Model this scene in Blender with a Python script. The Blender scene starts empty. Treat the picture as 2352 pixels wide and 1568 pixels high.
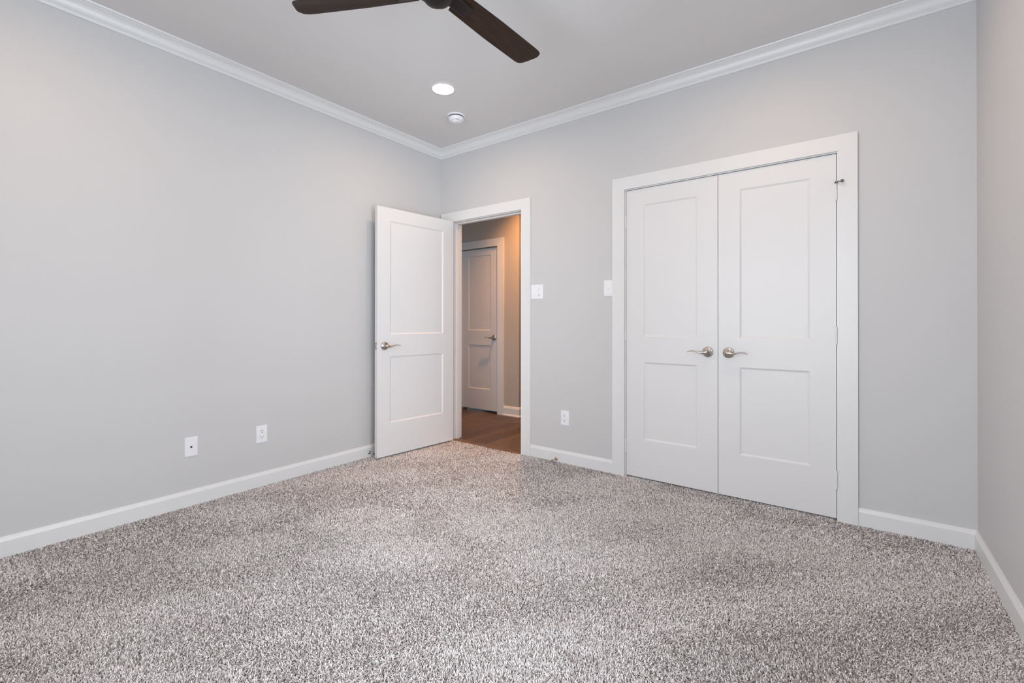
import bpy, math, random
import numpy as np
from mathutils import Matrix, Vector

random.seed(7)
rng = np.random.default_rng(11)
scene = bpy.context.scene
COL = scene.collection
PI = math.pi

# ------------------------------------------------------------------ camera
F_PX, CY_PX, YAW, PITCH, ROLL = 1054.98, 737.37, 0.6417, 0.0033, 0.0009
cam_d = bpy.data.cameras.new('camera')
cam_d.sensor_fit = 'HORIZONTAL'
cam_d.sensor_width = 36.0
cam_d.lens = 36.0 * F_PX / 2352.0
cam_d.shift_y = -(784.0 - CY_PX) / 2352.0
cam_d.clip_start = 0.02
cam = bpy.data.objects.new('camera', cam_d)
COL.objects.link(cam)
fw = Vector((-math.sin(YAW), math.cos(YAW), 0)); rt = Vector((math.cos(YAW), math.sin(YAW), 0)); up = Vector((0, 0, 1))
f2 = fw * math.cos(PITCH) + up * math.sin(PITCH); u2 = -fw * math.sin(PITCH) + up * math.cos(PITCH)
r3 = rt * math.cos(ROLL) + u2 * math.sin(ROLL); u3 = -rt * math.sin(ROLL) + u2 * math.cos(ROLL)
m = Matrix((r3, u3, -f2)).transposed().to_4x4()
m.translation = Vector((3.2159, -3.1535, 1.10))
cam.matrix_world = m
scene.camera = cam

# ------------------------------------------------------------------ room sizes (metres)
W, D, H = 3.693, 3.67, 2.755          # width along the back wall, depth, ceiling height
T = 0.115                             # wall thickness
HALL_Y = 1.20                         # far wall of the hallway

# ------------------------------------------------------------------ world, daylight, exposure
world = bpy.data.worlds.new('world')
scene.world = world
world.use_nodes = True
bg = world.node_tree.nodes['Background']
bg.inputs['Color'].default_value = (0.75, 0.85, 1.0, 1)
bg.inputs['Strength'].default_value = 0.4

def area(name, loc, rot, sx, sy, power, color):
    l = bpy.data.lights.new(name, 'AREA')
    l.shape = 'RECTANGLE'; l.size = sx; l.size_y = sy; l.energy = power; l.color = color
    o = bpy.data.objects.new(name, l)
    o.location = loc; o.rotation_euler = rot
    COL.objects.link(o)
    return o
# daylight through two added unseen windows, sized and placed to brighten the room
WIN = (1.50, 3.35, 0.40, 2.30)        # front wall opening: x0, x1, z0, z1
WIN2 = (-3.10, -1.70, 0.40, 2.30)     # right wall opening: y0, y1, z0, z1
DAY_POWER, DAY2_POWER, DAY_COLOR = 102.0, 123.0, (0.86, 0.965, 1.06)
day = area('daylight', ((WIN[0] + WIN[1]) / 2, -D - 0.25, (WIN[2] + WIN[3]) / 2), (PI / 2, 0, 0),
           WIN[1] - WIN[0] + 0.2, WIN[3] - WIN[2] + 0.2, DAY_POWER, DAY_COLOR)
day2 = area('daylight', (W + 0.25, (WIN2[0] + WIN2[1]) / 2, (WIN2[2] + WIN2[3]) / 2), (0, PI / 2, 0),
            WIN2[3] - WIN2[2] + 0.2, WIN2[1] - WIN2[0] + 0.2, DAY2_POWER, DAY_COLOR)
LAMP_STRENGTH, LAMP_COLOR = 134.0, (1.0, 0.69, 0.46)
HALL_STRENGTH, HALL_COLOR = 1500.0, (1.0, 0.44, 0.13)

vs = scene.view_settings
vs.view_transform = 'Standard'; vs.look = 'None'; vs.gamma = 1.0; vs.use_curve_mapping = False
vs.exposure = 0.0
scene.display_settings.display_device = 'sRGB'
cy = scene.cycles
cy.use_denoising = True
cy.max_bounces = 9; cy.diffuse_bounces = 6; cy.glossy_bounces = 4; cy.transparent_max_bounces = 8
cy.caustics_reflective = False; cy.caustics_refractive = False
cy.sample_clamp_indirect = 6.0

# ------------------------------------------------------------------ materials
def new_mat(name, color, rough=0.5, metal=0.0, spec=0.5):
    mt = bpy.data.materials.new(name); mt.use_nodes = True
    b = mt.node_tree.nodes['Principled BSDF']
    b.inputs['Base Color'].default_value = (*color, 1)
    b.inputs['Roughness'].default_value = rough
    b.inputs['Metallic'].default_value = metal
    b.inputs['Specular IOR Level'].default_value = spec
    return mt
def nodes_of(mt):
    nt = mt.node_tree
    return nt, nt.nodes['Principled BSDF']
def add_bump(mt, scale, strength, dist, detail=3):
    nt, b = nodes_of(mt)
    tc = nt.nodes.new('ShaderNodeTexCoord'); no = nt.nodes.new('ShaderNodeTexNoise'); bu = nt.nodes.new('ShaderNodeBump')
    no.inputs['Scale'].default_value = scale; no.inputs['Detail'].default_value = detail
    bu.inputs['Strength'].default_value = strength; bu.inputs['Distance'].default_value = dist
    nt.links.new(tc.outputs['Object'], no.inputs['Vector'])
    nt.links.new(no.outputs['Fac'], bu.inputs['Height'])
    nt.links.new(bu.outputs['Normal'], b.inputs['Normal'])
    return mt
M = {}
M['wall'] = add_bump(new_mat('grey_wall_paint', (0.598, 0.590, 0.592), 0.55, spec=0.3), 140, 0.12, 0.002)
M['hallwall'] = add_bump(new_mat('hall_paint_spill_toned', (0.50, 0.455, 0.40), 0.55, spec=0.3), 140, 0.12, 0.002)  # wall paint darkened and warmed to offset daylight spilling into the hall
M['ceiling'] = add_bump(new_mat('ceiling_paint', (0.71, 0.695, 0.69), 0.8, spec=0.2), 120, 0.15, 0.002)
M['trim'] = new_mat('white_trim_paint', (0.755, 0.75, 0.75), 0.35)
M['door'] = add_bump(new_mat('white_door_paint', (0.74, 0.73, 0.732), 0.4), 60, 0.03, 0.001)
M['plastic'] = new_mat('white_plastic', (0.84, 0.84, 0.87), 0.3)
M['dark'] = new_mat('dark_slot', (0.015, 0.015, 0.015), 0.6)
M['grey'] = new_mat('grey_plastic', (0.30, 0.30, 0.31), 0.5)
M['nickel'] = new_mat('satin_nickel', (0.51, 0.475, 0.435), 0.26, 1.0)
M['darknickel'] = new_mat('dark_nickel', (0.20, 0.185, 0.17), 0.25, 1.0)
M['brass'] = new_mat('dull_brass', (0.55, 0.42, 0.26), 0.32, 1.0)
M['bronze'] = add_bump(new_mat('dark_bronze', (0.012, 0.0085, 0.0075), 0.45, 0.0, 0.3), 300, 0.05, 0.001)
M['rubber'] = new_mat('rubber', (0.05, 0.05, 0.05), 0.7)
M['whiterubber'] = new_mat('pale_rubber', (0.26, 0.23, 0.19), 0.7)
M['backing'] = new_mat('carpet_backing', (0.30, 0.275, 0.27), 0.95, spec=0.1)
M['baffle'] = new_mat('black_lamp_baffle', (0.06, 0.055, 0.05), 0.5)
M['can'] = new_mat('lamp_reflector', (0.85, 0.83, 0.80), 0.35)

def emit_mat(name, color, strength):
    mt = bpy.data.materials.new(name); mt.use_nodes = True
    nt = mt.node_tree; b = nt.nodes['Principled BSDF']
    b.inputs['Base Color'].default_value = (0.9, 0.9, 0.9, 1)
    b.inputs['Emission Color'].default_value = (*color, 1)
    b.inputs['Emission Strength'].default_value = strength
    return mt
M['lens'] = emit_mat('lit_lens', LAMP_COLOR, LAMP_STRENGTH)
M['halllens'] = emit_mat('lit_hall_lens', HALL_COLOR, HALL_STRENGTH)

def blade_wood():
    mt = new_mat('walnut_blade', (0.03, 0.015, 0.009), 0.5, spec=0.25)
    nt, b = nodes_of(mt)
    tc = nt.nodes.new('ShaderNodeTexCoord'); mp = nt.nodes.new('ShaderNodeMapping'); no = nt.nodes.new('ShaderNodeTexNoise'); cr = nt.nodes.new('ShaderNodeValToRGB')
    mp.inputs['Scale'].default_value = (4, 55, 8)
    no.inputs['Scale'].default_value = 1.6; no.inputs['Detail'].default_value = 6; no.inputs['Roughness'].default_value = 0.65
    cr.color_ramp.elements[0].position = 0.3; cr.color_ramp.elements[0].color = (0.012, 0.0070, 0.0050, 1)
    cr.color_ramp.elements[1].position = 0.75; cr.color_ramp.elements[1].color = (0.040, 0.0180, 0.0090, 1)
    nt.links.new(tc.outputs['Object'], mp.inputs['Vector']); nt.links.new(mp.outputs['Vector'], no.inputs['Vector'])
    nt.links.new(no.outputs['Fac'], cr.inputs['Fac']); nt.links.new(cr.outputs['Color'], b.inputs['Base Color'])
    return mt
M['blade'] = blade_wood()

def plank_floor():
    mt = new_mat('dark_plank_floor', (0.1, 0.05, 0.03), 0.42, spec=0.4)
    nt, b = nodes_of(mt)
    N = nt.nodes.new; L = nt.links.new
    tc = N('ShaderNodeTexCoord'); mp = N('ShaderNodeMapping'); br = N('ShaderNodeTexBrick')
    mp.inputs['Rotation'].default_value = (0, 0, PI / 2)
    br.offset = 0.37; br.squash = 1.0
    br.inputs['Scale'].default_value = 1.0; br.inputs['Brick Width'].default_value = 0.95; br.inputs['Row Height'].default_value = 0.127
    br.inputs['Mortar Size'].default_value = 0.0022; br.inputs['Mortar Smooth'].default_value = 0.3
    br.inputs['Color1'].default_value = (0.0, 0.0, 0.0, 1); br.inputs['Color2'].default_value = (1, 1, 1, 1); br.inputs['Mortar'].default_value = (0.5, 0.5, 0.5, 1)
    L(tc.outputs['Object'], mp.inputs['Vector']); L(mp.outputs['Vector'], br.inputs['Vector'])
    cr = N('ShaderNodeValToRGB')
    cr.color_ramp.elements[0].color = (0.066, 0.043, 0.033, 1); cr.color_ramp.elements[1].color = (0.145, 0.098, 0.074, 1)
    L(br.outputs['Color'], cr.inputs['Fac'])
    mp2 = N('ShaderNodeMapping'); mp2.inputs['Scale'].default_value = (28, 2.2, 1); no = N('ShaderNodeTexNoise')
    no.inputs['Scale'].default_value = 1.5; no.inputs['Detail'].default_value = 7; no.inputs['Roughness'].default_value = 0.65
    L(tc.outputs['Object'], mp2.inputs['Vector']); L(mp2.outputs['Vector'], no.inputs['Vector'])
    cr2 = N('ShaderNodeValToRGB')
    cr2.color_ramp.elements[0].position = 0.3; cr2.color_ramp.elements[0].color = (0.55, 0.52, 0.5, 1); cr2.color_ramp.elements[1].position = 0.7; cr2.color_ramp.elements[1].color = (1.15, 1.1, 1.05, 1)
    L(no.outputs['Fac'], cr2.inputs['Fac'])
    mx = N('ShaderNodeMix'); mx.data_type = 'RGBA'; mx.blend_type = 'MULTIPLY'; mx.inputs['Factor'].default_value = 1.0
    L(cr.outputs['Color'], mx.inputs[6]); L(cr2.outputs['Color'], mx.inputs[7])
    mx2 = N('ShaderNodeMix'); mx2.data_type = 'RGBA'; mx2.inputs[7].default_value = (0.02, 0.01, 0.007, 1)
    L(br.outputs['Fac'], mx2.inputs['Factor']); L(mx.outputs[2], mx2.inputs[6]); L(mx2.outputs[2], b.inputs['Base Color'])
    bu = N('ShaderNodeBump'); bu.inputs['Strength'].default_value = 0.4; bu.inputs['Distance'].default_value = 0.003
    L(no.outputs['Fac'], bu.inputs['Height']); L(bu.outputs['Normal'], b.inputs['Normal'])
    return mt
M['planks'] = plank_floor()
def strip_wood():
    mt = new_mat('brown_strip_wood', (0.13, 0.08, 0.055), 0.45, spec=0.4)
    nt, b = nodes_of(mt)
    tc = nt.nodes.new('ShaderNodeTexCoord'); mp = nt.nodes.new('ShaderNodeMapping'); no = nt.nodes.new('ShaderNodeTexNoise'); cr = nt.nodes.new('ShaderNodeValToRGB')
    mp.inputs['Scale'].default_value = (3, 45, 8); no.inputs['Scale'].default_value = 2.0; no.inputs['Detail'].default_value = 6
    cr.color_ramp.elements[0].position = 0.3; cr.color_ramp.elements[0].color = (0.085, 0.050, 0.035, 1)
    cr.color_ramp.elements[1].position = 0.7; cr.color_ramp.elements[1].color = (0.19, 0.118, 0.080, 1)
    nt.links.new(tc.outputs['Object'], mp.inputs['Vector']); nt.links.new(mp.outputs['Vector'], no.inputs['Vector'])
    nt.links.new(no.outputs['Fac'], cr.inputs['Fac']); nt.links.new(cr.outputs['Color'], b.inputs['Base Color'])
    return mt
M['strip'] = strip_wood()

def carpet_yarn():
    mt = new_mat('carpet_yarn', (0.5, 0.47, 0.46), 0.9, spec=0.15)
    nt, b = nodes_of(mt)
    at = nt.nodes.new('ShaderNodeAttribute'); at.attribute_name = 'yarn'; at.attribute_type = 'GEOMETRY'
    cr = nt.nodes.new('ShaderNodeValToRGB'); cr.color_ramp.interpolation = 'CONSTANT'
    stops = [(0.0, (0.29, 0.247, 0.234)), (0.10, (0.46, 0.413, 0.396)), (0.26, (0.62, 0.572, 0.556)), (0.49, (0.75, 0.708, 0.696)), (0.76, (0.82, 0.790, 0.787))]
    e = cr.color_ramp.elements
    while len(e) < len(stops): e.new(0.5)
    for el, (p, c) in zip(e, stops):
        el.position = p; el.color = (*c, 1)
    nt.links.new(at.outputs['Fac'], cr.inputs['Fac']); nt.links.new(cr.outputs['Color'], b.inputs['Base Color'])
    return mt
M['yarn'] = carpet_yarn()

def pane_mat():
    mt = bpy.data.materials.new('window_pane'); mt.use_nodes = True
    nt = mt.node_tree
    for n in list(nt.nodes): nt.nodes.remove(n)
    out = nt.nodes.new('ShaderNodeOutputMaterial'); mix = nt.nodes.new('ShaderNodeMixShader')
    tr = nt.nodes.new('ShaderNodeBsdfTransparent'); gl = nt.nodes.new('ShaderNodeBsdfGlossy'); fr = nt.nodes.new('ShaderNodeFresnel')
    gl.inputs['Roughness'].default_value = 0.02; fr.inputs['IOR'].default_value = 1.45
    nt.links.new(fr.outputs[0], mix.inputs[0]); nt.links.new(tr.outputs[0], mix.inputs[1]); nt.links.new(gl.outputs[0], mix.inputs[2]); nt.links.new(mix.outputs[0], out.inputs[0])
    return mt
M['pane'] = pane_mat()

# ------------------------------------------------------------------ mesh helpers
class MB:
    def __init__(self): self.v = []; self.f = []; self.s = []
    def face(self, pts, smooth=False):
        i = len(self.v); self.v += [tuple(p) for p in pts]; self.f.append(list(range(i, i + len(pts)))); self.s.append(smooth)
    def box(self, x0, y0, z0, x1, y1, z1, ch=0.0):
        if ch <= 0:
            i = len(self.v)
            self.v += [(x0, y0, z0), (x1, y0, z0), (x1, y1, z0), (x0, y1, z0), (x0, y0, z1), (x1, y0, z1), (x1, y1, z1), (x0, y1, z1)]
            for q in ((0, 3, 2, 1), (4, 5, 6, 7), (0, 1, 5, 4), (1, 2, 6, 5), (2, 3, 7, 6), (3, 0, 4, 7)):
                self.f.append([i + k for k in q]); self.s.append(False)
            return self
        lo = (x0, y0, z0); hi = (x1, y1, z1)      # chamfered box
        i0 = len(self.v); idx = {}
        for cx in (0, 1):
            for cyy in (0, 1):
                for cz in (0, 1):
                    c = (cx, cyy, cz)
                    for ax in range(3):
                        p = []
                        for k in range(3):
                            val = hi[k] if c[k] else lo[k]
                            if k != ax: val += -ch if c[k] else ch
                            p.append(val)
                        idx[(c, ax)] = len(self.v); self.v.append(tuple(p))
        def add(q):
            cen = Vector(((x0 + x1) / 2, (y0 + y1) / 2, (z0 + z1) / 2)); ps = [Vector(self.v[k]) for k in q]
            n = (ps[1] - ps[0]).cross(ps[2] - ps[0])
            if n.dot(sum(ps, Vector()) / len(ps) - cen) < 0: q = q[::-1]
            self.f.append(q); self.s.append(False)
        for ax in range(3):
            o = [k for k in range(3) if k != ax]
            for sd in (0, 1):
                q = []
                for a, b in ((0, 0), (1, 0), (1, 1), (0, 1)):
                    c = [0, 0, 0]; c[ax] = sd; c[o[0]] = a; c[o[1]] = b; q.append(idx[(tuple(c), ax)])
                add(q)
            for a in (0, 1):
                for b in (0, 1):
                    c0 = [0, 0, 0]; c1 = [0, 0, 0]; c0[ax] = 0; c1[ax] = 1
                    for c in (c0, c1): c[o[0]] = a; c[o[1]] = b
                    add([idx[(tuple(c0), o[0])], idx[(tuple(c1), o[0])], idx[(tuple(c1), o[1])], idx[(tuple(c0), o[1])]])
        for cx in (0, 1):
            for cyy in (0, 1):
                for cz in (0, 1):
                    add([idx[((cx, cyy, cz), k)] for k in range(3)])
        return self
    def lathe(self, prof, mat=None, n=32, cap=True):
        """prof: (radius, height) pairs about the local z axis, bottom to top"""
        mat = mat or Matrix.Identity(4); i0 = len(self.v)
        for r, h in prof:
            for k in range(n):
                a = 2 * PI * k / n; self.v.append(tuple(mat @ Vector((r * math.cos(a), r * math.sin(a), h))))
        for j in range(len(prof) - 1):
            for k in range(n):
                k2 = (k + 1) % n
                self.f.append([i0 + j * n + k, i0 + j * n + k2, i0 + (j + 1) * n + k2, i0 + (j + 1) * n + k]); self.s.append(True)
        if cap:
            self.f.append([i0 + k for k in range(n)][::-1]); self.s.append(False)
            self.f.append([i0 + (len(prof) - 1) * n + k for k in range(n)]); self.s.append(False)
        return self
    def sections(self, rings, smooth=True, cap=True):
        i0 = len(self.v); n = len(rings[0])
        for r in rings: self.v += [tuple(p) for p in r]
        for j in range(len(rings) - 1):
            for k in range(n):
                k2 = (k + 1) % n
                self.f.append([i0 + j * n + k, i0 + j * n + k2, i0 + (j + 1) * n + k2, i0 + (j + 1) * n + k]); self.s.append(smooth)
        if cap:
            self.f.append([i0 + k for k in range(n)][::-1]); self.s.append(False)
            self.f.append([i0 + (len(rings) - 1) * n + k for k in range(n)]); self.s.append(False)
        return self
    def prism(self, poly, y0, y1):
        """poly in the x-z plane, counter-clockwise seen from -y, extruded from y0 to y1"""
        n = len(poly); i = len(self.v)
        self.v += [(x, y0, z) for x, z in poly] + [(x, y1, z) for x, z in poly]
        self.f.append(list(range(i, i + n))); self.s.append(False)
        self.f.append(list(range(i + 2 * n - 1, i + n - 1, -1))); self.s.append(False)
        for k in range(n):
            k2 = (k + 1) % n
            self.f.append([i + k2, i + k, i + n + k, i + n + k2]); self.s.append(False)
        return self
    def build(self, name, mat, parent=None, loc=None, rot=None, fix=True, sharp=40):
        me = bpy.data.meshes.new(name); me.from_pydata(self.v, [], self.f)
        me.polygons.foreach_set('use_smooth', self.s)
        if fix:
            import bmesh
            bm = bmesh.new(); bm.from_mesh(me)
            bmesh.ops.recalc_face_normals(bm, faces=bm.faces)
            bm.to_mesh(me); bm.free()
        if any(self.s):
            me.set_sharp_from_angle(angle=math.radians(sharp))
        me.materials.append(mat)
        o = bpy.data.objects.new(name, me); COL.objects.link(o)
        if parent is not None: o.parent = parent
        if loc is not None: o.location = loc
        if rot is not None: o.rotation_euler = rot
        return o

def tag(o, label, cat, group=None, kind=None):
    o['label'] = label; o['category'] = cat
    if group: o['group'] = group
    if kind: o['kind'] = kind
    return o
def struct(o, label, cat): return tag(o, label, cat, kind='structure')
def empty(name, loc, rot=(0, 0, 0)):
    o = bpy.data.objects.new(name, None); o.empty_display_size = 0.05
    o.location = loc; o.rotation_euler = rot; COL.objects.link(o)
    return o
def copy_tree(o, parent=None):
    c = o.copy(); COL.objects.link(c)
    if parent is not None: c.parent = parent
    for ch in list(o.children): copy_tree(ch, c)
    return c

# ------------------------------------------------------------------ room shell
EX0, EX1, EH = 0.165, 0.966, 2.047        # entry opening (jamb faces) and head
CX0, CX1, CH = 1.8875, 3.1335, 2.0545     # closet opening and head
JT = 0.019                                # jamb board thickness
ZB = -0.014                               # level of the floor under the pile

struct(MB().box(-T, -D - T, ZB - 0.10, W + T, 0.0, ZB).build('floor', M['backing']), 'grey bedroom floor under the speckled carpet', 'floor')
struct(MB().box(-T, -D - T, ZB - 0.001, 0, T, H).build('wall_left', M['wall']), 'light grey wall on the left with the cable plate', 'wall')
bw = MB()
bw.box(-T, 0, ZB, EX0 - JT, T, H); bw.box(EX0 - JT, 0, EH + JT, EX1 + JT, T, H)
bw.box(EX1 + JT, 0, ZB, CX0 - JT, T, H); bw.box(CX0 - JT, 0, CH + JT, CX1 + JT, T, H); bw.box(CX1 + JT, 0, ZB, W + T, T, H)
struct(bw.build('wall_back', M['wall']), 'light grey wall holding the doorway and the closet doors', 'wall')
rw = MB(); ZW = ZB - 0.001
rw.box(W, -D - T, ZW, W + T, WIN2[0], H); rw.box(W, WIN2[1], ZW, W + T, T, H); rw.box(W, WIN2[0], ZW, W + T, WIN2[1], WIN2[2]); rw.box(W, WIN2[0], WIN2[3], W + T, WIN2[1], H)
struct(rw.build('wall_right', M['wall']), 'shaded greige wall at the right edge', 'wall')
fwm = MB()
fwm.box(0, -D - T, ZB, WIN[0], -D, H); fwm.box(WIN[1], -D - T, ZB, W, -D, H)
fwm.box(WIN[0], -D - T, ZB, WIN[1], -D, WIN[2]); fwm.box(WIN[0], -D - T, WIN[3], WIN[1], -D, H)
struct(fwm.build('wall_front', M['wall']), 'light grey wall with the added window, facing the closet', 'wall')

LIGHTS = [(0.880, -0.845), (2 * 1.8465 - 0.880, -0.845), (0.880, -2.825), (2 * 1.8465 - 0.880, -2.825)]
HALL_LIGHT = (0.36, 0.80)
HOLE = 0.076
def slab_with_holes(x0, y0, x1, y1, z0, z1, holes, r):
    """ceiling slab with a round hole cut at each lamp"""
    xs = sorted({x0, x1, *[v for hx, hy in holes for v in (hx - 0.12, hx + 0.12)]})
    ys = sorted({y0, y1, *[v for hx, hy in holes for v in (hy - 0.12, hy + 0.12)]})
    mb = MB()
    for i in range(len(xs) - 1):
        for j in range(len(ys) - 1):
            a, b, c, d = xs[i], ys[j], xs[i + 1], ys[j + 1]
            hit = [h for h in holes if a < h[0] < c and b < h[1] < d]
            if not hit:
                mb.face([(a, b, z0), (a, d, z0), (c, d, z0), (c, b, z0)])
            else:
                hx, hy = hit[0]; n = 32
                for k in range(n):
                    t0, t1 = 2 * PI * k / n - PI / 4, 2 * PI * (k + 1) / n - PI / 4
                    def sq(t):
                        cx, sx = math.cos(t), math.sin(t); q = 0.12 / max(abs(cx), abs(sx)); return (hx + q * cx, hy + q * sx, z0)
                    def ci(t): return (hx + r * math.cos(t), hy + r * math.sin(t), z0)
                    mb.face([ci(t0), ci(t1), sq(t1), sq(t0)])
    for p in ([(x0, y0), (x1, y0)], [(x1, y0), (x1, y1)], [(x1, y1), (x0, y1)], [(x0, y1), (x0, y0)]):
        (ax, ay), (bx, by) = p; mb.face([(ax, ay, z0), (bx, by, z0), (bx, by, z1), (ax, ay, z1)])
    mb.face([(x0, y0, z1), (x1, y0, z1), (x1, y1, z1), (x0, y1, z1)])
    return mb
struct(slab_with_holes(-T, -D - T, W + T, T, H, H + 0.25, LIGHTS, HOLE).build('ceiling', M['ceiling'], fix=False), 'pale grey flat bedroom ceiling', 'ceiling')

# closet box behind the double doors
cb = MB()
cb.box(CX0 - 0.10, T, ZB, CX0 - JT, 0.75, H); cb.box(CX1 + JT, T, ZB, CX1 + 0.10, 0.75, H)
cb.box(CX0 - 0.10, 0.75, ZB, CX1 + 0.10, 0.80, H); cb.box(CX0 - 0.10, T, H, CX1 + 0.10, 0.80, H + 0.05); cb.box(CX0 - JT, 0, ZB - 0.05, CX1 + JT, 0.75, ZB)
struct(cb.build('wall_closet', M['wall']), 'closet interior walls behind the double doors', 'wall')

# hallway beyond the doorway
HX0, HX1, HY1, CORNX = -1.35, 1.70, 3.2, 0.065
hw = MB()
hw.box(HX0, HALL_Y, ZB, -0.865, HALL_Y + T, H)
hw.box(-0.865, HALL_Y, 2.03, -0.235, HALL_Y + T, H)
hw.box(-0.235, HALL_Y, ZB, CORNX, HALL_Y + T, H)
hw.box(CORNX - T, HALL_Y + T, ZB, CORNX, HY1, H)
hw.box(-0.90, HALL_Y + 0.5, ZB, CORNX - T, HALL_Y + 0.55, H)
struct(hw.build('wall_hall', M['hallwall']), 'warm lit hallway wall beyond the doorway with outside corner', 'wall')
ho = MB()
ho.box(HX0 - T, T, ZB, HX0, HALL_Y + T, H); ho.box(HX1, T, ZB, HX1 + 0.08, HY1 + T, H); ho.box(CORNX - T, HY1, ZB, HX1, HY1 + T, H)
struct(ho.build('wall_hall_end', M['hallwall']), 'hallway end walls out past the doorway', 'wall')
struct(MB().box(HX0 - T, 0.002, ZB - 0.1, HX1, HY1 + T, -0.006).build('floor_hall', M['planks']), 'dark brown wood plank floor of the hallway', 'floor')
struct(slab_with_holes(HX0 - T, T, HX1 + 0.08, HY1 + T, H, H + 0.25, [HALL_LIGHT], HOLE).build('ceiling_hall', M['ceiling'], fix=False), 'hallway ceiling past the doorway', 'ceiling')
struct(MB().box(EX0, -0.030, ZB - 0.004, EX1, 0.052, -0.0025, 0.003).build('trim_1', M['strip']), 'brown wood threshold strip between carpet and planks', 'threshold')

# ------------------------------------------------------------------ crown, baseboards
CROWN = [(0, -0.080), (0.008, -0.080), (0.012, -0.076), (0.0135, -0.070), (0.012, -0.064), (0.0095, -0.0615), (0.0125, -0.0585), (0.0165, -0.0565), (0.0195, -0.053), (0.019, -0.049)]
for k in range(1, 9):
    t = k / 8
    a, b, c = (0.019, -0.049), (0.0235, -0.0195), (0.051, -0.0150)
    CROWN.append(tuple((1 - t) ** 2 * p + 2 * t * (1 - t) * q + t * t * r for p, q, r in zip(a, b, c)))
CROWN += [(0.051, -0.0115), (0.054, -0.0110), (0.060, -0.0085), (0.0645, -0.005), (0.0665, 0.0), (0, 0.0)]
BASE = [(0, ZB), (0.014, ZB), (0.014, 0.0705), (0.0125, 0.0735), (0.0085, 0.0825), (0.0070, 0.0845), (0.0062, 0.0885), (0.0045, 0.0912), (0, 0.0912)]
def run(prof, p0, p1, z, nrm, miter0, miter1):
    """profile (out, up) swept from p0 to p1 along a wall whose inward normal is nrm; miter=1 shortens the end with the projection"""
    d = Vector((p1[0] - p0[0], p1[1] - p0[1], 0)).normalized(); nv = Vector((*nrm, 0)); mb = MB()
    r0 = [Vector((*p0, z)) + nv * o + d * (o * miter0) + Vector((0, 0, h)) for o, h in prof]
    r1 = [Vector((*p1, z)) + nv * o - d * (o * miter1) + Vector((0, 0, h)) for o, h in prof]
    mb.sections([r0, r1], smooth=True)
    return mb
for nm, p0, p1, n, lab in (('trim_2', (0, -D), (0, 0), (1, 0), 'white crown moulding along the left wall'), ('trim_3', (0, 0), (W, 0), (0, -1), 'white crown moulding along the closet wall'),
                           ('trim_4', (W, 0), (W, -D), (-1, 0), 'white crown moulding along the right wall'), ('trim_5', (W, -D), (0, -D), (0, 1), 'white crown moulding along the wall with the added window')):
    struct(run(CROWN, p0, p1, H, n, 1, 1).build(nm, M['trim'], sharp=18), lab, 'crown moulding')
struct(run(BASE, (0, -D), (0, 0), 0, (1, 0), 1, 1).build('baseboard_left', M['trim'], sharp=12), 'white baseboard along the left wall', 'baseboard')
struct(run(BASE, (1.0587, 0), (1.789, 0), 0, (0, -1), 0, 0).build('baseboard_back', M['trim'], sharp=12), 'white baseboard between doorway and closet', 'baseboard')
struct(run(BASE, (3.2285, 0), (W, 0), 0, (0, -1), 0, 1).build('baseboard_back_corner', M['trim'], sharp=12), 'short white baseboard right of the closet doors', 'baseboard')
struct(run(BASE, (W, 0), (W, -D), 0, (-1, 0), 1, 1).build('baseboard_right', M['trim'], sharp=12), 'white baseboard along the shaded right wall', 'baseboard')
struct(run(BASE, (W, -D), (0, -D), 0, (0, 1), 1, 1).build('baseboard_front', M['trim'], sharp=12), 'white baseboard under the added window', 'baseboard')
# hallway baseboard with a small shoe moulding, turning the outside corner
HB = [(0, -0.006), (0.024, -0.006), (0.024, 0.004), (0.019, 0.012), (0.014, 0.014), (0.014, 0.085), (0.0085, 0.098), (0.006, 0.106), (0, 0.108)]
hb = run(HB, (-0.152, HALL_Y), (CORNX, HALL_Y), 0, (0, -1), 0, -1)
hb2 = run(HB, (CORNX, HALL_Y), (CORNX, HY1), 0, (1, 0), -1, 0)
o = len(hb.v); hb.v += hb2.v; hb.f += [[i + o for i in f] for f in hb2.f]; hb.s += hb2.s
struct(hb.build('baseboard_hall', M['trim'], sharp=12), 'white hallway baseboard with shoe moulding beyond the doorway', 'baseboard')

# ------------------------------------------------------------------ casings and jambs
def casing(name, x0, x1, head, outL, outR, outT, y0, y1, label, parent=None):
    """flat mitred casing boards; x0,x1,head = inner edge"""
    mb = MB(); g = 0.00006; zb = ZB if y0 < 0.1 else -0.006
    mb.prism([(outL, zb), (x0, zb), (x0, head - g), (outL, outT - g)], y0, y1)
    mb.prism([(x1, zb), (outR, zb), (outR, outT - g), (x1, head - g)], y0, y1)
    mb.prism([(x0 + g, head), (x1 - g, head), (outR - g, outT), (outL + g, outT)], y0, y1)
    ob = mb.build(name, M['trim'])
    return struct(ob, label, 'door casing')
def jamb(name, x0, x1, head, y0, y1, stop0, stop1, label):
    mb = MB()
    mb.box(x0 - JT, y0, ZB, x0, y1, head); mb.box(x1, y0, ZB, x1 + JT, y1, head); mb.box(x0 - JT, y0, head, x1 + JT, y1, head + JT)
    st = 0.011
    mb.box(x0, stop0, ZB, x0 + st, stop1, head - st, 0.001); mb.box(x1 - st, stop0, ZB, x1, stop1, head - st, 0.001); mb.box(x0, stop0, head - st, x1, stop1, head, 0.001)
    return struct(mb.build(name, M['trim']), label, 'door frame')
casing('trim_6', 0.1585, 0.9665, 2.0525, 0.016, 1.0585, 2.1405, -0.018, -0.0002, 'white flat casing around the hallway doorway')
jamb('trim_7', EX0, EX1 + 0.006, EH, -0.0001, T, 0.040, 0.075, 'white door frame lining the hallway doorway')
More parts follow.
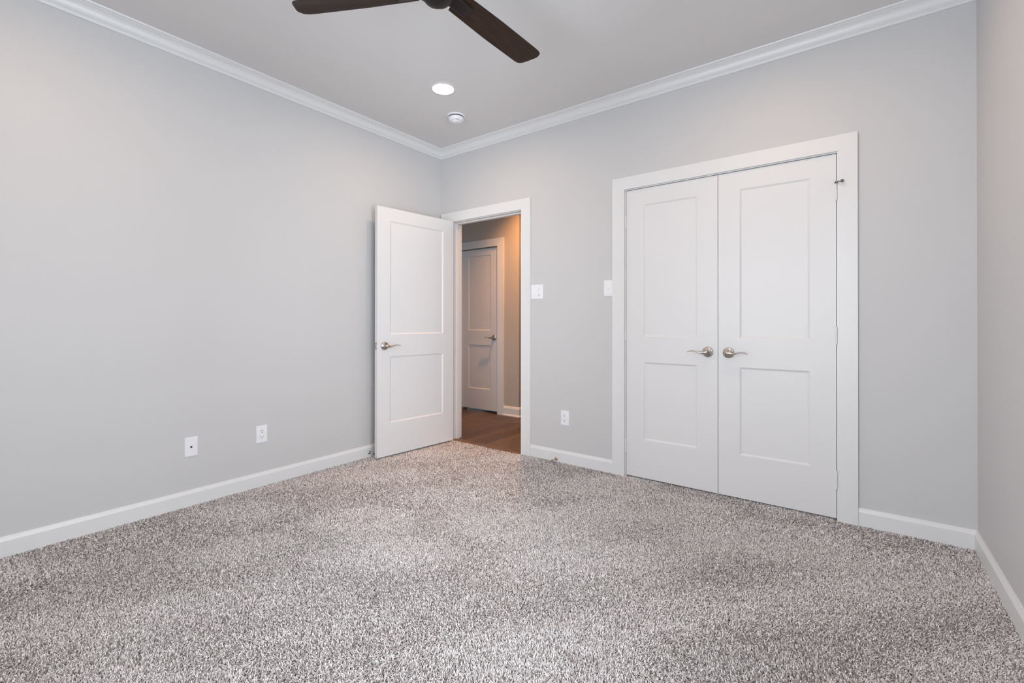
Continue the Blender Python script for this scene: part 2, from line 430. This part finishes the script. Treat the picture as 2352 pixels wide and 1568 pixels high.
casing('trim_8', 1.8820, 3.1380, 2.0600, 1.7900, 3.2280, 2.1480, -0.018, -0.0002, 'wide white flat casing around the closet doors')
jamb('trim_9', CX0, CX1, CH, -0.0001, T, 0.042, 0.075, 'white door frame around the closet doors')
casing('trim_10', -0.857, -0.2475, 2.030, -0.950, -0.152, 2.123, HALL_Y - 0.018, HALL_Y - 0.0002, 'white casing around the hallway door')
jb = MB()
jb.box(-0.865, HALL_Y, -0.006, -0.857, HALL_Y + T, 2.03); jb.box(-0.243, HALL_Y, -0.006, -0.235, HALL_Y + T, 2.03); jb.box(-0.857, HALL_Y + 0.05, 2.012, -0.243, HALL_Y + T, 2.03)
struct(jb.build('trim_11', M['trim']), 'white frame lining the hallway door', 'door frame')

# ------------------------------------------------------------------ doors
def slab(w, h, t, stile, rails, inset=0.0115, deep=0.0065):
    """two panel door; local x 0..w, z 0..h, front face at y=0 facing -y, back at y=t. rails = (z0,z1,z2,z3): panel edges"""
    mb = MB(); xs = [0, stile, w - stile, w]; zs = [0, *rails, h]
    for side in (0, 1):
        y = 0.0 if side == 0 else t; sg = 1 if side == 0 else -1
        for i in range(3):
            for j in range(5):
                a, b, c, d = xs[i], zs[j], xs[i + 1], zs[j + 1]
                if i == 1 and j in (1, 3):
                    o = [(a, b), (c, b), (c, d), (a, d)]
                    q = [(a + inset, b + inset), (c - inset, b + inset), (c - inset, d - inset), (a + inset, d - inset)]
                    yo, yq = y, y + sg * deep
                    for k in range(4):
                        k2 = (k + 1) % 4
                        mb.face([(o[k][0], yo, o[k][1]), (o[k2][0], yo, o[k2][1]), (q[k2][0], yq, q[k2][1]), (q[k][0], yq, q[k][1])][::sg])
                    mb.face([(x, yq, z) for x, z in q][::sg])
                else:
                    mb.face([(a, y, b), (c, y, b), (c, y, d), (a, y, d)][::sg])
    for i in range(3):
        mb.face([(xs[i], 0, 0), (xs[i], t, 0), (xs[i + 1], t, 0), (xs[i + 1], 0, 0)])
        mb.face([(xs[i], 0, h), (xs[i + 1], 0, h), (xs[i + 1], t, h), (xs[i], t, h)])
    for j in range(5):
        mb.face([(0, 0, zs[j]), (0, 0, zs[j + 1]), (0, t, zs[j + 1]), (0, t, zs[j])])
        mb.face([(w, 0, zs[j]), (w, t, zs[j]), (w, t, zs[j + 1]), (w, 0, zs[j + 1])])
    return mb
def lever_handle(parent, x, z, sign, y=0.0, out=-1):
    """rosette on the door face, wave lever pointing sign*x; out=-1 faces local -y"""
    R = Matrix.Translation((x, y, z)) @ Matrix.Rotation(PI / 2 if out < 0 else -PI / 2, 4, 'X')
    prof = [(0.0335, -0.001), (0.0335, 0.003), (0.0320, 0.0062), (0.0285, 0.0080), (0.0270, 0.0082), (0.0255, 0.0105), (0.0200, 0.0125), (0.0150, 0.0140), (0.0128, 0.018), (0.0118, 0.030), (0.0116, 0.040)]
    ro = MB().lathe(prof, R, 40).build('door_handle', M['nickel'], parent)
    ro['label'] = 'satin nickel door handle'
    path = [(-0.013, 0.046, 0.000, 0.0090, 0.0075), (-0.006, 0.047, 0.000, 0.0125, 0.0100), (0.004, 0.048, 0.0000, 0.0135, 0.0105), (0.016, 0.0485, -0.0012, 0.0120, 0.0095), (0.029, 0.049, -0.0030, 0.0080, 0.0085), (0.042, 0.050, -0.0025, 0.0052, 0.0085),
            (0.056, 0.052, 0.0010, 0.0038, 0.0090), (0.070, 0.054, 0.0048, 0.0032, 0.0092), (0.084, 0.055, 0.0066, 0.0029, 0.0092), (0.098, 0.055, 0.0054, 0.0027, 0.0088), (0.109, 0.054, 0.0018, 0.0026, 0.0080), (0.117, 0.052, -0.0030, 0.0022, 0.0062)]
    rings = []
    for px, po, pz, hz, hy in path:
        rings.append([(x + sign * px, y + out * (po + hy * math.cos(2 * PI * k / 16)), z + pz + hz * math.sin(2 * PI * k / 16)) for k in range(16)])
    lv = MB().sections(rings).build('lever', M['nickel'], ro)
    return ro
def hinge(parent, x, y, z, h=0.095, mat='trim', leaf=0.0):
    mb = MB()
    for k in range(3):
        a = z + h * k / 3; mb.lathe([(0.0050, a), (0.0060, a + 0.0008), (0.0060, a + h / 3 - 0.0012), (0.0050, a + h / 3 - 0.0004)], Matrix.Translation((x, y, 0)), 16)
    mb.lathe([(0.0030, z - 0.004), (0.0050, z - 0.002), (0.0050, z)], Matrix.Translation((x, y, 0)), 16)
    mb.lathe([(0.0050, z + h), (0.0050, z + h + 0.002), (0.0030, z + h + 0.004)], Matrix.Translation((x, y, 0)), 16)
    if leaf: mb.box(min(x, x + leaf), y + 0.002, z, max(x, x + leaf), y + 0.0075, z + h)
    o = mb.build('hinge', M[mat], parent)
    return o
RAILS = (0.2745, 0.8225, 1.0030, 1.9370)
def rails(z0): return tuple(r - z0 for r in RAILS)

# closet doors: local origin at the lower left corner of the front face
CZ, CTOP, CYF = 0.006, 2.0505, 0.0015
CM = 2.5101
wL = CM - 0.0016 - (CX0 + 0.003); wR = (CX1 - 0.003) - (CM + 0.0016)
d2 = slab(wL, CTOP - CZ, 0.035, 0.1275, rails(CZ)).build('door_2', M['door'], loc=(CX0 + 0.003, CYF, CZ))
struct(d2, 'left leaf of the white double closet doors', 'door')
lever_handle(d2, 2.4481 - CX0 - 0.003, 0.9110 - CZ, -1)
for z in (0.1645, 0.9745, 1.7765): hinge(d2, -0.0035, -0.0055, z - CZ)
d3 = slab(wR, CTOP - CZ, 0.035, 0.1240, rails(CZ)).build('door_3', M['door'], loc=(CM + 0.0016, CYF, CZ))
struct(d3, 'right leaf of the white double closet doors, hinge stop above', 'door')
lever_handle(d3, 2.5720 - CM - 0.0016, 0.9105 - CZ, 1)
hs = [hinge(d3, wR + 0.0005, -0.0055, z - CZ) for z in (0.1735, 0.9815, 1.7885)]
# hinge pin stop on the top right hinge
zt = 1.7885 - CZ + 0.095 + 0.002; xh = wR + 0.0005
st = MB()
st.lathe([(0.0085, zt - 0.001), (0.0085, zt + 0.003)], Matrix.Translation((xh, -0.0055, 0)), 20)
st.box(xh - 0.004, -0.031, zt - 0.002, xh + 0.004, -0.010, zt + 0.002, 0.0008)      # arm clears the casing board
A = Matrix.Translation((xh, -0.0285, zt)) @ Matrix.Rotation(math.radians(-14), 4, 'Z') @ Matrix.Rotation(PI / 2, 4, 'Y')
st.lathe([(0.0042, -0.004), (0.0046, 0.0), (0.0046, 0.010), (0.0028, 0.013), (0.0028, 0.024)], A, 16)
hps = st.build('hinge_pin_stop', M['darknickel'], hs[2]); hps['label'] = 'satin nickel hinge pin door stop'
bmp = MB().lathe([(0.004, 0.022), (0.0070, 0.0245), (0.0082, 0.029), (0.0070, 0.0335), (0.004, 0.036), (0.001, 0.0366)], A, 20).build('bumper', M['darknickel'], hps)
# ball catches under the closet head
for i, xc in enumerate((2.4545, 2.5700)):
    c = MB().box(xc - 0.026, 0.003, CH - 0.0022, xc + 0.026, 0.030, CH + 0.0005, 0.0004).build('catch_plate', M['nickel'])
    MB().lathe([(0.004, CH - 0.005), (0.006, CH - 0.0025), (0.006, CH - 0.001)], Matrix.Translation((xc, 0.006, 0)), 16).build('catch_ball', M['nickel'], c)
    tag(c, ('metal catch plate in the head above the left closet leaf', 'metal catch plate in the head above the right closet leaf')[i], 'door catch', 'closet door catches')

# open entry door: front face is the one turned to the room
E0 = Vector((0.1407, -0.8455)); S0 = Vector((0.2137, -0.0519)); dv = (E0 - S0).normalized()
EW, EZ, ETOP = 0.797, 0.010, 2.0430
# local x runs from the free edge to the hinge edge, local -y faces the room
ang = math.atan2(-dv.y, -dv.x)
d1 = slab(EW, ETOP - EZ, 0.035, 0.119, rails(EZ)).build('door_1', M['door'], loc=(E0.x, E0.y, EZ), rot=(0, 0, ang))
struct(d1, 'white two panel door standing open against the left wall', 'door')
lever_handle(d1, 0.066, 0.911 - EZ, 1)
lever_handle(d1, 0.066, 0.911 - EZ, 1, y=0.035, out=1)
lp = MB().box(-0.0012, 0.0065, 0.911 - EZ - 0.0285, 0.001, 0.0300, 0.911 - EZ + 0.0285, 0.0004).build('latch_plate', M['nickel'], d1)
lp['label'] = 'satin nickel latch plate'
MB().prism([(-0.012, 0.911 - EZ - 0.009), (0.0, 0.911 - EZ - 0.009), (0.0, 0.911 - EZ + 0.009), (-0.012, 0.911 - EZ + 0.009)], 0.012, 0.024).build('latch_bolt', M['nickel'], lp)
for z in (0.20, 0.98, 1.77): hinge(d1, EW + 0.004, 0.0415, z - EZ, leaf=-0.006)

# hallway door
HW0, HW1, HZ, HT = -0.8535, -0.2465, 0.0215, 2.0145
d4 = slab(HW1 - HW0, HT - HZ, 0.035, 0.122, rails(HZ)).build('door_4', M['door'], loc=(HW0, HALL_Y + 0.002, HZ))
struct(d4, 'closed white two panel door seen through the doorway', 'door')
lever_handle(d4, -0.309 - HW0, 0.917 - HZ, -1)
for z in (0.19, 0.98, 1.755): hinge(d4, -0.002, -0.0055, z - HZ)

# ------------------------------------------------------------------ added unseen windows, there to supply daylight
def window(name, w, z0, z1, loc, rz, label):
    """local x along the wall, local +y into the room, local y=0 at the wall face"""
    wf = MB(); f = 0.045; ya, yb = -0.085, -0.045
    wf.box(0, ya, z0, f, yb, z1); wf.box(w - f, ya, z0, w, yb, z1); wf.box(f, ya, z0, w - f, yb, z0 + f); wf.box(f, ya, z1 - f, w - f, yb, z1)
    wf.box(w / 2 - 0.02, ya, z0 + f, w / 2 + 0.02, yb, z1 - f); wf.box(f, ya + 0.002, (z0 + z1) / 2 - 0.02, w - f, yb - 0.002, (z0 + z1) / 2 + 0.02)
    wn = struct(wf.build(name, M['trim'], loc=loc, rot=(0, 0, rz)), label, 'added window')
    MB().box(0.02, -0.067, z0 + 0.02, w - 0.02, -0.063, z1 - 0.02).build('pane', M['pane'], wn)
    MB().box(-0.04, -0.045, z0 - 0.03, w + 0.04, 0.03, z0, 0.003).build('window_sill', M['trim'], wn)
window('added_window_1', WIN[1] - WIN[0], WIN[2], WIN[3], (WIN[0], -D, 0), 0, 'unseen white framed window added opposite the closet for daylight')
window('added_window_2', WIN2[1] - WIN2[0], WIN2[2], WIN2[3], (W, WIN2[0], 0), PI / 2, 'unseen white framed window added in the right wall for daylight')

# ------------------------------------------------------------------ ceiling lamps
def recessed(name, x, y, z, lens, label, group, sink=0.0, can='can'):
    r = empty(name, (x, y, z))
    tag(r, label, 'ceiling light', group)
    MB().lathe([(0.0735, 0.045), (0.0725, 0.0005), (0.0745, -0.0035), (0.0850, -0.0040), (0.0935, -0.0015), (0.0940, 0.0005)], None, 48, cap=False).build('trim_ring', M['ceiling'], r, fix=True)
    MB().lathe([(0.0760, 0.0450), (0.0740, 0.0449), (0.0740, 0.095 + sink), (0.0760, 0.0955 + sink)], None, 48, cap=False).build('housing', M[can], r)
    MB().lathe([(0.0760, 0.0952 + sink), (0.0750, 0.0951 + sink)], None, 48, cap=True).build('housing_top', M[can], r)
    MB().lathe([(0.0722, 0.0140 + sink), (0.066, 0.0085 + sink), (0.050, 0.0050 + sink), (0.020, 0.0035 + sink), (0.001, 0.0032 + sink)][::-1], None, 48, cap=True).build('lens', lens, r)
    return r
labs = ['lit recessed ceiling light beside the smoke detector', 'lit recessed ceiling light in front of the closet, right of the fan',
        'lit recessed ceiling light near the left wall, on the added window side', 'lit recessed ceiling light in the corner above the camera side']
rl = recessed('recessed_light', *LIGHTS[0], H, M['lens'], labs[0], 'recessed ceiling lights')
for (lx, ly), lab in zip(LIGHTS[1:], labs[1:]):
    c = copy_tree(rl); c.location = (lx, ly, H); c['label'] = lab
recessed('recessed_light', *HALL_LIGHT, H, M['halllens'], 'warm recessed ceiling light of the hallway beyond the doorway', 'hallway ceiling lights', 0.080, 'baffle')

# ------------------------------------------------------------------ smoke detector
sd = empty('smoke_detector', (0.655, -0.4775, H))
tag(sd, 'round white smoke detector on the ceiling near the corner', 'smoke detector')
MB().lathe([(0.071, 0.0), (0.071, -0.0055), (0.0695, -0.0080), (0.066, -0.0085), (0.055, -0.0085)][::-1], None, 48).build('mounting_base', M['plastic'], sd)
MB().lathe([(0.0575, -0.0083), (0.0575, -0.0170)][::-1], None, 48).build('vent_gap', M['dark'], sd)
MB().lathe([(0.0585, -0.0150), (0.0605, -0.0165), (0.0612, -0.0190), (0.0600, -0.028), (0.0560, -0.0375), (0.048, -0.0425), (0.034, -0.0445), (0.030, -0.0500), (0.020, -0.0525), (0.002, -0.0530)][::-1], None, 48).build('cover', M['plastic'], sd)
a = math.radians(-33)
b = MB().lathe([(0.0075, -0.0015), (0.0075, 0.0)], Matrix.Translation((0.046 * math.cos(a), 0.046 * math.sin(a), -0.0432)) @ Matrix.Rotation(0.35, 4, 'Y'), 16).build('test_button', M['grey'], sd)
b['label'] = 'grey test button'

# ------------------------------------------------------------------ ceiling fan
FX, FY = 1.8475, -1.835
fan = empty('ceiling_fan', (FX, FY, H))
tag(fan, 'dark bronze ceiling fan with three walnut blades', 'ceiling fan')
def fz(z): return z - H
MB().lathe([(0.045, fz(2.690)), (0.068, fz(2.705)), (0.072, fz(2.72)), (0.072, fz(2.7552))], None, 40).build('canopy', M['bronze'], fan)
MB().lathe([(0.0125, fz(2.57)), (0.0125, fz(2.70))], None, 20).build('downrod', M['bronze'], fan)
MB().lathe([(0.074, fz(2.455)), (0.098, fz(2.462)), (0.108, fz(2.475)), (0.110, fz(2.510)), (0.104, fz(2.535)), (0.080, fz(2.556)), (0.030, fz(2.572)), (0.022, fz(2.585))], None, 48).build('motor_housing', M['bronze'], fan)
dome = [(0.066 * math.sin(t * PI / 2 / 8), fz(2.4475) - 0.051 * math.cos(t * PI / 2 / 8)) for t in range(9)]
dome[0] = (0.001, dome[0][1])
MB().lathe(dome + [(0.0665, fz(2.456))], None, 48).build('motor_cap', M['bronze'], fan)
def blade_mesh():
    # local x outward from the hub, local y sideways; thin cambered board
    cc, pitch = -0.0115, math.radians(-13)
    def half(r): return float(np.interp(r, [0.10, 0.33, 0.575], [0.0530, 0.0615, 0.0635]))
    rs = np.linspace(0.10, 0.575, 14)
    tip = [(0.575, 0.0520), (0.595, 0.0505), (0.611, 0.0450), (0.623, 0.0350), (0.636, 0.0170), (0.644, -0.0040), (0.6485, -0.0280), (0.6490, -0.0440), (0.6455, -0.0570), (0.637, -0.0665), (0.622, -0.0725), (0.600, -0.0745), (0.575, -0.0750)]
    def lift(x, y, dz):
        camber = -2.2 * (y - cc) ** 2 * 0.9
        tw = pitch * (1.0 - 0.15 * (x - 0.1) / 0.55)
        yy, zz = y, camber + dz
        return (x, yy * math.cos(tw) - zz * math.sin(tw), yy * math.sin(tw) + zz * math.cos(tw))
    # triangulated grid: across stations
    mb = MB()
    import bisect
    N = 9
    st = []
    for r in list(rs) + [0.584, 0.592, 0.600, 0.607, 0.615, 0.624, 0.631, 0.637, 0.642, 0.646, 0.6485]:
        if r <= 0.576: a, b2 = cc - half(r), cc + half(r)
        else:
            ys = []
            for (xa, ya), (xb, yb) in zip(tip[:-1], tip[1:]):
                if (xa - r) * (xb - r) <= 0 and xa != xb: ys.append(ya + (yb - ya) * (r - xa) / (xb - xa))
            a, b2 = min(ys), max(ys)
        st.append((r, a, b2))
    rings = []
    for r, a, b2 in st:
        ysn = [a + (b2 - a) * k / (N - 1) for k in range(N)]
        e = 0.0045
        topz = [lift(r, y, e * math.sqrt(max(0.06, 1 - (2 * k / (N - 1) - 1) ** 6))) for k, y in enumerate(ysn)]
        botz = [lift(r, y, -e * math.sqrt(max(0.06, 1 - (2 * k / (N - 1) - 1) ** 6))) for k, y in enumerate(ysn)]
        rings.append(topz + botz[::-1])
    r, a, b2 = st[-1]
    return mb.sections(rings)
def arm_mesh():
    mb = MB(); pitch = math.radians(-12); rings = []
    for x, hwid, z, th in ((0.060, 0.030, 0.0, 0.012), (0.10, 0.030, -0.004, 0.010), (0.120, 0.0295, -0.009, 0.007), (0.170, 0.0285, -0.0105, 0.0055), (0.176, 0.026, -0.0105, 0.0045)):
        ring = []
        for k in range(20):
            t = 2 * PI * k / 20; sx = math.copysign(abs(math.cos(t)) ** 0.35, math.cos(t)) * hwid - 0.006; sz = math.copysign(abs(math.sin(t)) ** 0.5, math.sin(t)) * th + z
            ring.append((x, sx * math.cos(pitch) - sz * math.sin(pitch), sx * math.sin(pitch) + sz * math.cos(pitch)))
        rings.append(ring)
    return mb.sections(rings)
bl0 = None
for k, deg in enumerate((88.4, -151.6, -31.6)):
    if bl0 is None:
        bl0 = blade_mesh().build('blade', M['blade'], fan, (0, 0, fz(2.463)), (0, 0, math.radians(deg)))
        arm_mesh().build('blade_arm', M['bronze'], bl0)
    else:
        c = copy_tree(bl0, fan); c.rotation_euler = (0, 0, math.radians(deg))

# ------------------------------------------------------------------ wall plates; local x right, z up, facing local -y
def plate(parent, w, h, x=0.0, t=0.0055):
    mb = MB(); b = 0.004
    r = [[(x - w / 2 + e, -yy, -h / 2 + e), (x + w / 2 - e, -yy, -h / 2 + e), (x + w / 2 - e, -yy, h / 2 - e), (x - w / 2 + e, -yy, h / 2 - e)] for e, yy in ((0.0, -0.0), (0.0, 0.0015), (0.0018, 0.0040), (b, t))]
    return mb.sections(r, smooth=False).build('cover_plate', M['plastic'], parent)
def screw(parent, x, z, y=-0.0055):
    s = MB().lathe([(0.0032, -0.001), (0.0030, 0.0007), (0.0015, 0.0012)], Matrix.Translation((x, y, z)) @ Matrix.Rotation(PI / 2, 4, 'X'), 14).build('screw', M['plastic'], parent)
    return s
def outlet(loc, rz, label):
    e = empty('wall_outlet', loc, (0, 0, rz)); tag(e, label, 'outlet', 'duplex wall outlets')
    p = plate(e, 0.0727, 0.1165)
    for zc in (0.0195, -0.0195):
        ring = []
        for yy, s in ((-0.002, 1.0), (-0.0068, 1.0), (-0.0076, 0.965)):
            pts = []
            for k in range(28):
                t = 2 * PI * k / 28; pts.append((0.0170 * s * math.cos(t), yy, zc + max(-0.0135, min(0.0135, 0.0175 * math.sin(t))) * s))
            ring.append(pts)
        rc = MB().sections(ring, smooth=False).build('receptacle', M['plastic'], e)
        sl = MB(); sl.box(-0.0078, -0.0082, zc - 0.0015, -0.0052, -0.006, zc + 0.0085); sl.box(0.0055, -0.0082, zc - 0.0005, 0.0077, -0.006, zc + 0.0078)
        sl.lathe([(0.0027, 0.0), (0.0027, 0.0022)], Matrix.Translation((0, -0.006, zc - 0.0075)) @ Matrix.Rotation(PI / 2, 4, 'X'), 14)
        sl.build('slots', M['dark'], rc)
    screw(e, 0, 0)
    return e
outlet((0.0, -1.6765, 0.3460), PI / 2, 'white duplex outlet on the left wall beside the cable plate')
outlet((1.3825, 0.0, 0.3490), 0, 'white duplex outlet between the doorway and closet')
cab = empty('cable_outlet', (0.0, -2.0890, 0.3490), (0, 0, PI / 2))
tag(cab, 'white cable plate with one black hole on the left wall', 'cable outlet')
plate(cab, 0.070, 0.1165)
MB().lathe([(0.0058, -0.001), (0.0058, 0.0012), (0.0048, 0.0035)], Matrix.Translation((0, -0.0055, 0)) @ Matrix.Rotation(PI / 2, 4, 'X'), 20).build('cable_hole', M['dark'], cab)
screw(cab, 0, 0.042); screw(cab, 0, -0.042)

def toggle(parent, x, lift):
    fr = MB().box(x - 0.0052, -0.0064, -0.012, x + 0.0052, -0.005, 0.012, 0.0004).build('toggle_frame', M['plastic'], parent)
    mb = MB()
    s = 1 if lift else -1
    mb.sections([[(x - 0.0042, -0.005, -0.006), (x + 0.0042, -0.005, -0.006), (x + 0.0042, -0.005, 0.006), (x - 0.0042, -0.005, 0.006)],
                 [(x - 0.0034, -0.017, s * 0.0085 - 0.003), (x + 0.0034, -0.017, s * 0.0085 - 0.003), (x + 0.0034, -0.017, s * 0.0085 + 0.003), (x - 0.0034, -0.017, s * 0.0085 + 0.003)]], smooth=False)
    mb.build('toggle', M['plastic'], parent)
sw = empty('light_switch', (1.1175, 0, 1.3535)); tag(sw, 'white two gang switch plate with dimmer beside the doorway', 'light switch', 'light switches')
plate(sw, 0.116, 0.119)
toggle(sw, -0.0265, False)
dm = MB().box(0.0080, -0.0062, -0.033, 0.0410, -0.005, 0.033, 0.0005).build('dimmer_frame', M['plastic'], sw)
gp = MB(); gp.box(0.0135, -0.0066, -0.0225, 0.0150, -0.006, 0.0235); gp.box(0.0150, -0.0066, 0.0225, 0.030, -0.006, 0.0238); gp.box(0.0135, -0.0066, -0.0238, 0.030, -0.006, -0.0225)
gp.box(0.0150, -0.0066, -0.0315, 0.031, -0.006, -0.0285)
gp.build('dimmer_gap', M['grey'], dm)
MB().sections([[(0.0152, -0.005, -0.0220), (0.0300, -0.005, -0.0220), (0.0300, -0.005, 0.0222), (0.0152, -0.005, 0.0222)],
               [(0.0155, -0.0105, -0.0215), (0.0297, -0.0105, -0.0215), (0.0297, -0.0075, 0.0218), (0.0155, -0.0075, 0.0218)]], smooth=False).build('dimmer_paddle', M['plastic'], sw)
sw2 = empty('light_switch', (1.7515, 0, 1.3550)); tag(sw2, 'white single toggle switch plate touching the closet casing', 'light switch', 'light switches')
plate(sw2, 0.0735, 0.119)
toggle(sw2, -0.001, False)
screw(sw2, -0.001, 0.030); screw(sw2, -0.001, -0.030)

# ------------------------------------------------------------------ baseboard door stops; local +x outward
def door_stop(loc, rz, mat, label, length=0.076):
    e = empty('door_stop', loc, (0, 0, rz)); tag(e, label, 'door stop', 'baseboard door stops')
    R = Matrix.Rotation(PI / 2, 4, 'Y')
    MB().lathe([(0.0135, -0.001), (0.0135, 0.002), (0.0115, 0.0045), (0.0060, 0.0065)], R, 24).build('base', M[mat], e)
    MB().lathe([(0.0046, 0.005), (0.0040, 0.020), (0.0040, length - 0.016), (0.0055, length - 0.013)], R, 16).build('rod', M[mat], e)
    t = MB().lathe([(0.0072, length - 0.013), (0.0078, length - 0.006), (0.0074, length - 0.001), (0.005, length)], R, 20).build('bumper_tip', M['whiterubber'] if mat == 'brass' else M['rubber'], e)
    return e
door_stop((1.3105, -0.014, 0.0205), -PI / 2, 'brass', 'small brass door stop on the baseboard between doorway and closet')
door_stop((0.014, -0.8270, 0.0330), 0, 'nickel', 'dark door stop on the left baseboard behind the open door')

# ------------------------------------------------------------------ carpet pile: twisted yarn tufts
def tufts(x0, x1, y0, y1, step, size, rule):
    nx, ny = int((x1 - x0) / step), int((y1 - y0) / step)
    gx, gy = np.meshgrid(np.arange(nx), np.arange(ny), indexing='ij')
    n = nx * ny
    px = x0 + (gx.ravel() + 0.5 + rng.uniform(-0.5, 0.5, n)) * step
    py = y0 + (gy.ravel() + 0.5 + rng.uniform(-0.5, 0.5, n)) * step
    keep = (py < -0.003) | ((px > CX0) & (px < CX1) & (py < 0.10))
    keep &= ~((px > EX0) & (px < EX1) & (py > -0.026))      # the doorway carpet ends at the wood strip
    keep &= rule(px, py)
    px, py = px[keep], py[keep]; n = len(px)
    # slow swirls of lean direction, as left by feet and the vacuum cleaner
    sw_ = np.zeros(n)
    for kx, ky, ph in SWIRL: sw_ += np.sin(kx * px + ky * py + ph)
    th = rng.uniform(0, 2 * PI, n)
    ldx = np.cos(th) + 0.55 * np.cos(sw_); ldy = np.sin(th) + 0.55 * np.sin(sw_)
    ln = np.hypot(ldx, ldy) + 1e-6; ldx /= ln; ldy /= ln
    lean = rng.uniform(0.45, 1.25, n) + 0.10 * np.sin(1.3 * sw_ + 2.0)
    L = rng.uniform(0.78, 1.18, n) * size * 2.1 + 0.002
    hw = rng.uniform(0.30, 0.46, n) * size
    tw = rng.uniform(-0.9, 0.9, n)
    zb = np.full(n, -0.0015) - np.minimum(L * 0.80, 0.0115) + rng.uniform(-0.0012, 0.0012, n)
    sx, sy = -ldy, ldx
    # bent yarn: root, middle, blunt tip
    mz = zb + L * 0.55 * np.cos(lean * 0.55); mr = L * 0.55 * np.sin(lean * 0.55)
    mx, my = px + ldx * mr, py + ldy * mr
    l2 = lean * 1.15
    d2x, d2y = ldx * np.cos(tw) - ldy * np.sin(tw), ldx * np.sin(tw) + ldy * np.cos(tw)
    tz = np.minimum(mz + L * 0.5 * np.cos(l2), 0.002 + rng.uniform(-0.003, 0.0015, n)); tr = L * 0.5 * np.sin(l2)
    tx, ty = mx + d2x * tr, my + d2y * tr
    s2x, s2y = -d2y, d2x
    ax, ay = (sx + s2x) * 0.5, (sy + s2y) * 0.5
    V = np.zeros((n, 8, 3), np.float32); ridge = hw * 0.9
    V[:, 0] = np.stack([px - sx * hw, py - sy * hw, zb], 1); V[:, 1] = np.stack([px + sx * hw, py + sy * hw, zb], 1)
    for k, cx, cyy, cz, wx, wy, sc, ox, oy in ((2, mx, my, mz, ax, ay, 1.15, ldx, ldy), (5, tx, ty, tz, s2x, s2y, 0.72, d2x, d2y)):
        V[:, k] = np.stack([cx - wx * hw * sc, cyy - wy * hw * sc, cz], 1)
        V[:, k + 1] = np.stack([cx - ox * ridge * sc * np.cos(lean) * (1 if k == 2 else -0.5), cyy - oy * ridge * sc * np.cos(lean) * (1 if k == 2 else -0.5), cz + ridge * sc * np.sin(lean) * (1 if k == 2 else 0.4)], 1)
        V[:, k + 2] = np.stack([cx + wx * hw * sc, cyy + wy * hw * sc, cz], 1)
    V[..., 0] = np.clip(V[..., 0], 0.013, W - 0.013)            # stay off the boards
    return V
SWIRL = [(rng.normal(0, 5.5), rng.normal(0, 5.5), rng.uniform(0, 2 * PI)) for _ in range(7)]
def carpet(name):
    """finer yarns round the middle of the room and the near corner, coarser ones along the far edges"""
    near = lambda x, y: np.hypot(x - 3.2, y + 3.15) < 2.75 + 0.15 * np.sin(9 * x) * np.sin(8 * y)
    far = lambda x, y: ~near(x, y)
    V = np.concatenate([tufts(0.010, W - 0.010, -D + 0.010, 0.10, 0.0040, 0.0040, near), tufts(0.010, W - 0.010, -D + 0.010, 0.10, 0.0051, 0.0051, far)])
    n = len(V); base = (np.arange(n) * 8)[:, None]
    loops = (base + np.array([[0, 3, 2, 0, 1, 3, 1, 4, 3, 2, 3, 6, 5, 3, 4, 7, 6]])).astype(np.int32).ravel()
    starts = (np.arange(n)[:, None] * 17 + np.array([[0, 3, 6, 9, 13]])).astype(np.int32).ravel()
    me = bpy.data.meshes.new(name)
    me.vertices.add(n * 8); me.vertices.foreach_set('co', V.ravel())
    me.loops.add(n * 17); me.loops.foreach_set('vertex_index', loops)
    me.polygons.add(n * 5); me.polygons.foreach_set('loop_start', starts)
    me.update(calc_edges=True)
    me.polygons.foreach_set('use_smooth', np.ones(n * 5, bool))
    at = me.attributes.new('yarn', 'FLOAT', 'POINT')
    at.data.foreach_set('value', np.repeat(rng.uniform(0, 1, n).astype(np.float32), 8))
    me.materials.append(M['yarn'])
    o = bpy.data.objects.new(name, me); COL.objects.link(o)
    return o
cp = carpet('carpet_pile')
tag(cp, 'speckled grey beige twisted pile carpet covering the bedroom floor', 'carpet', kind='stuff')
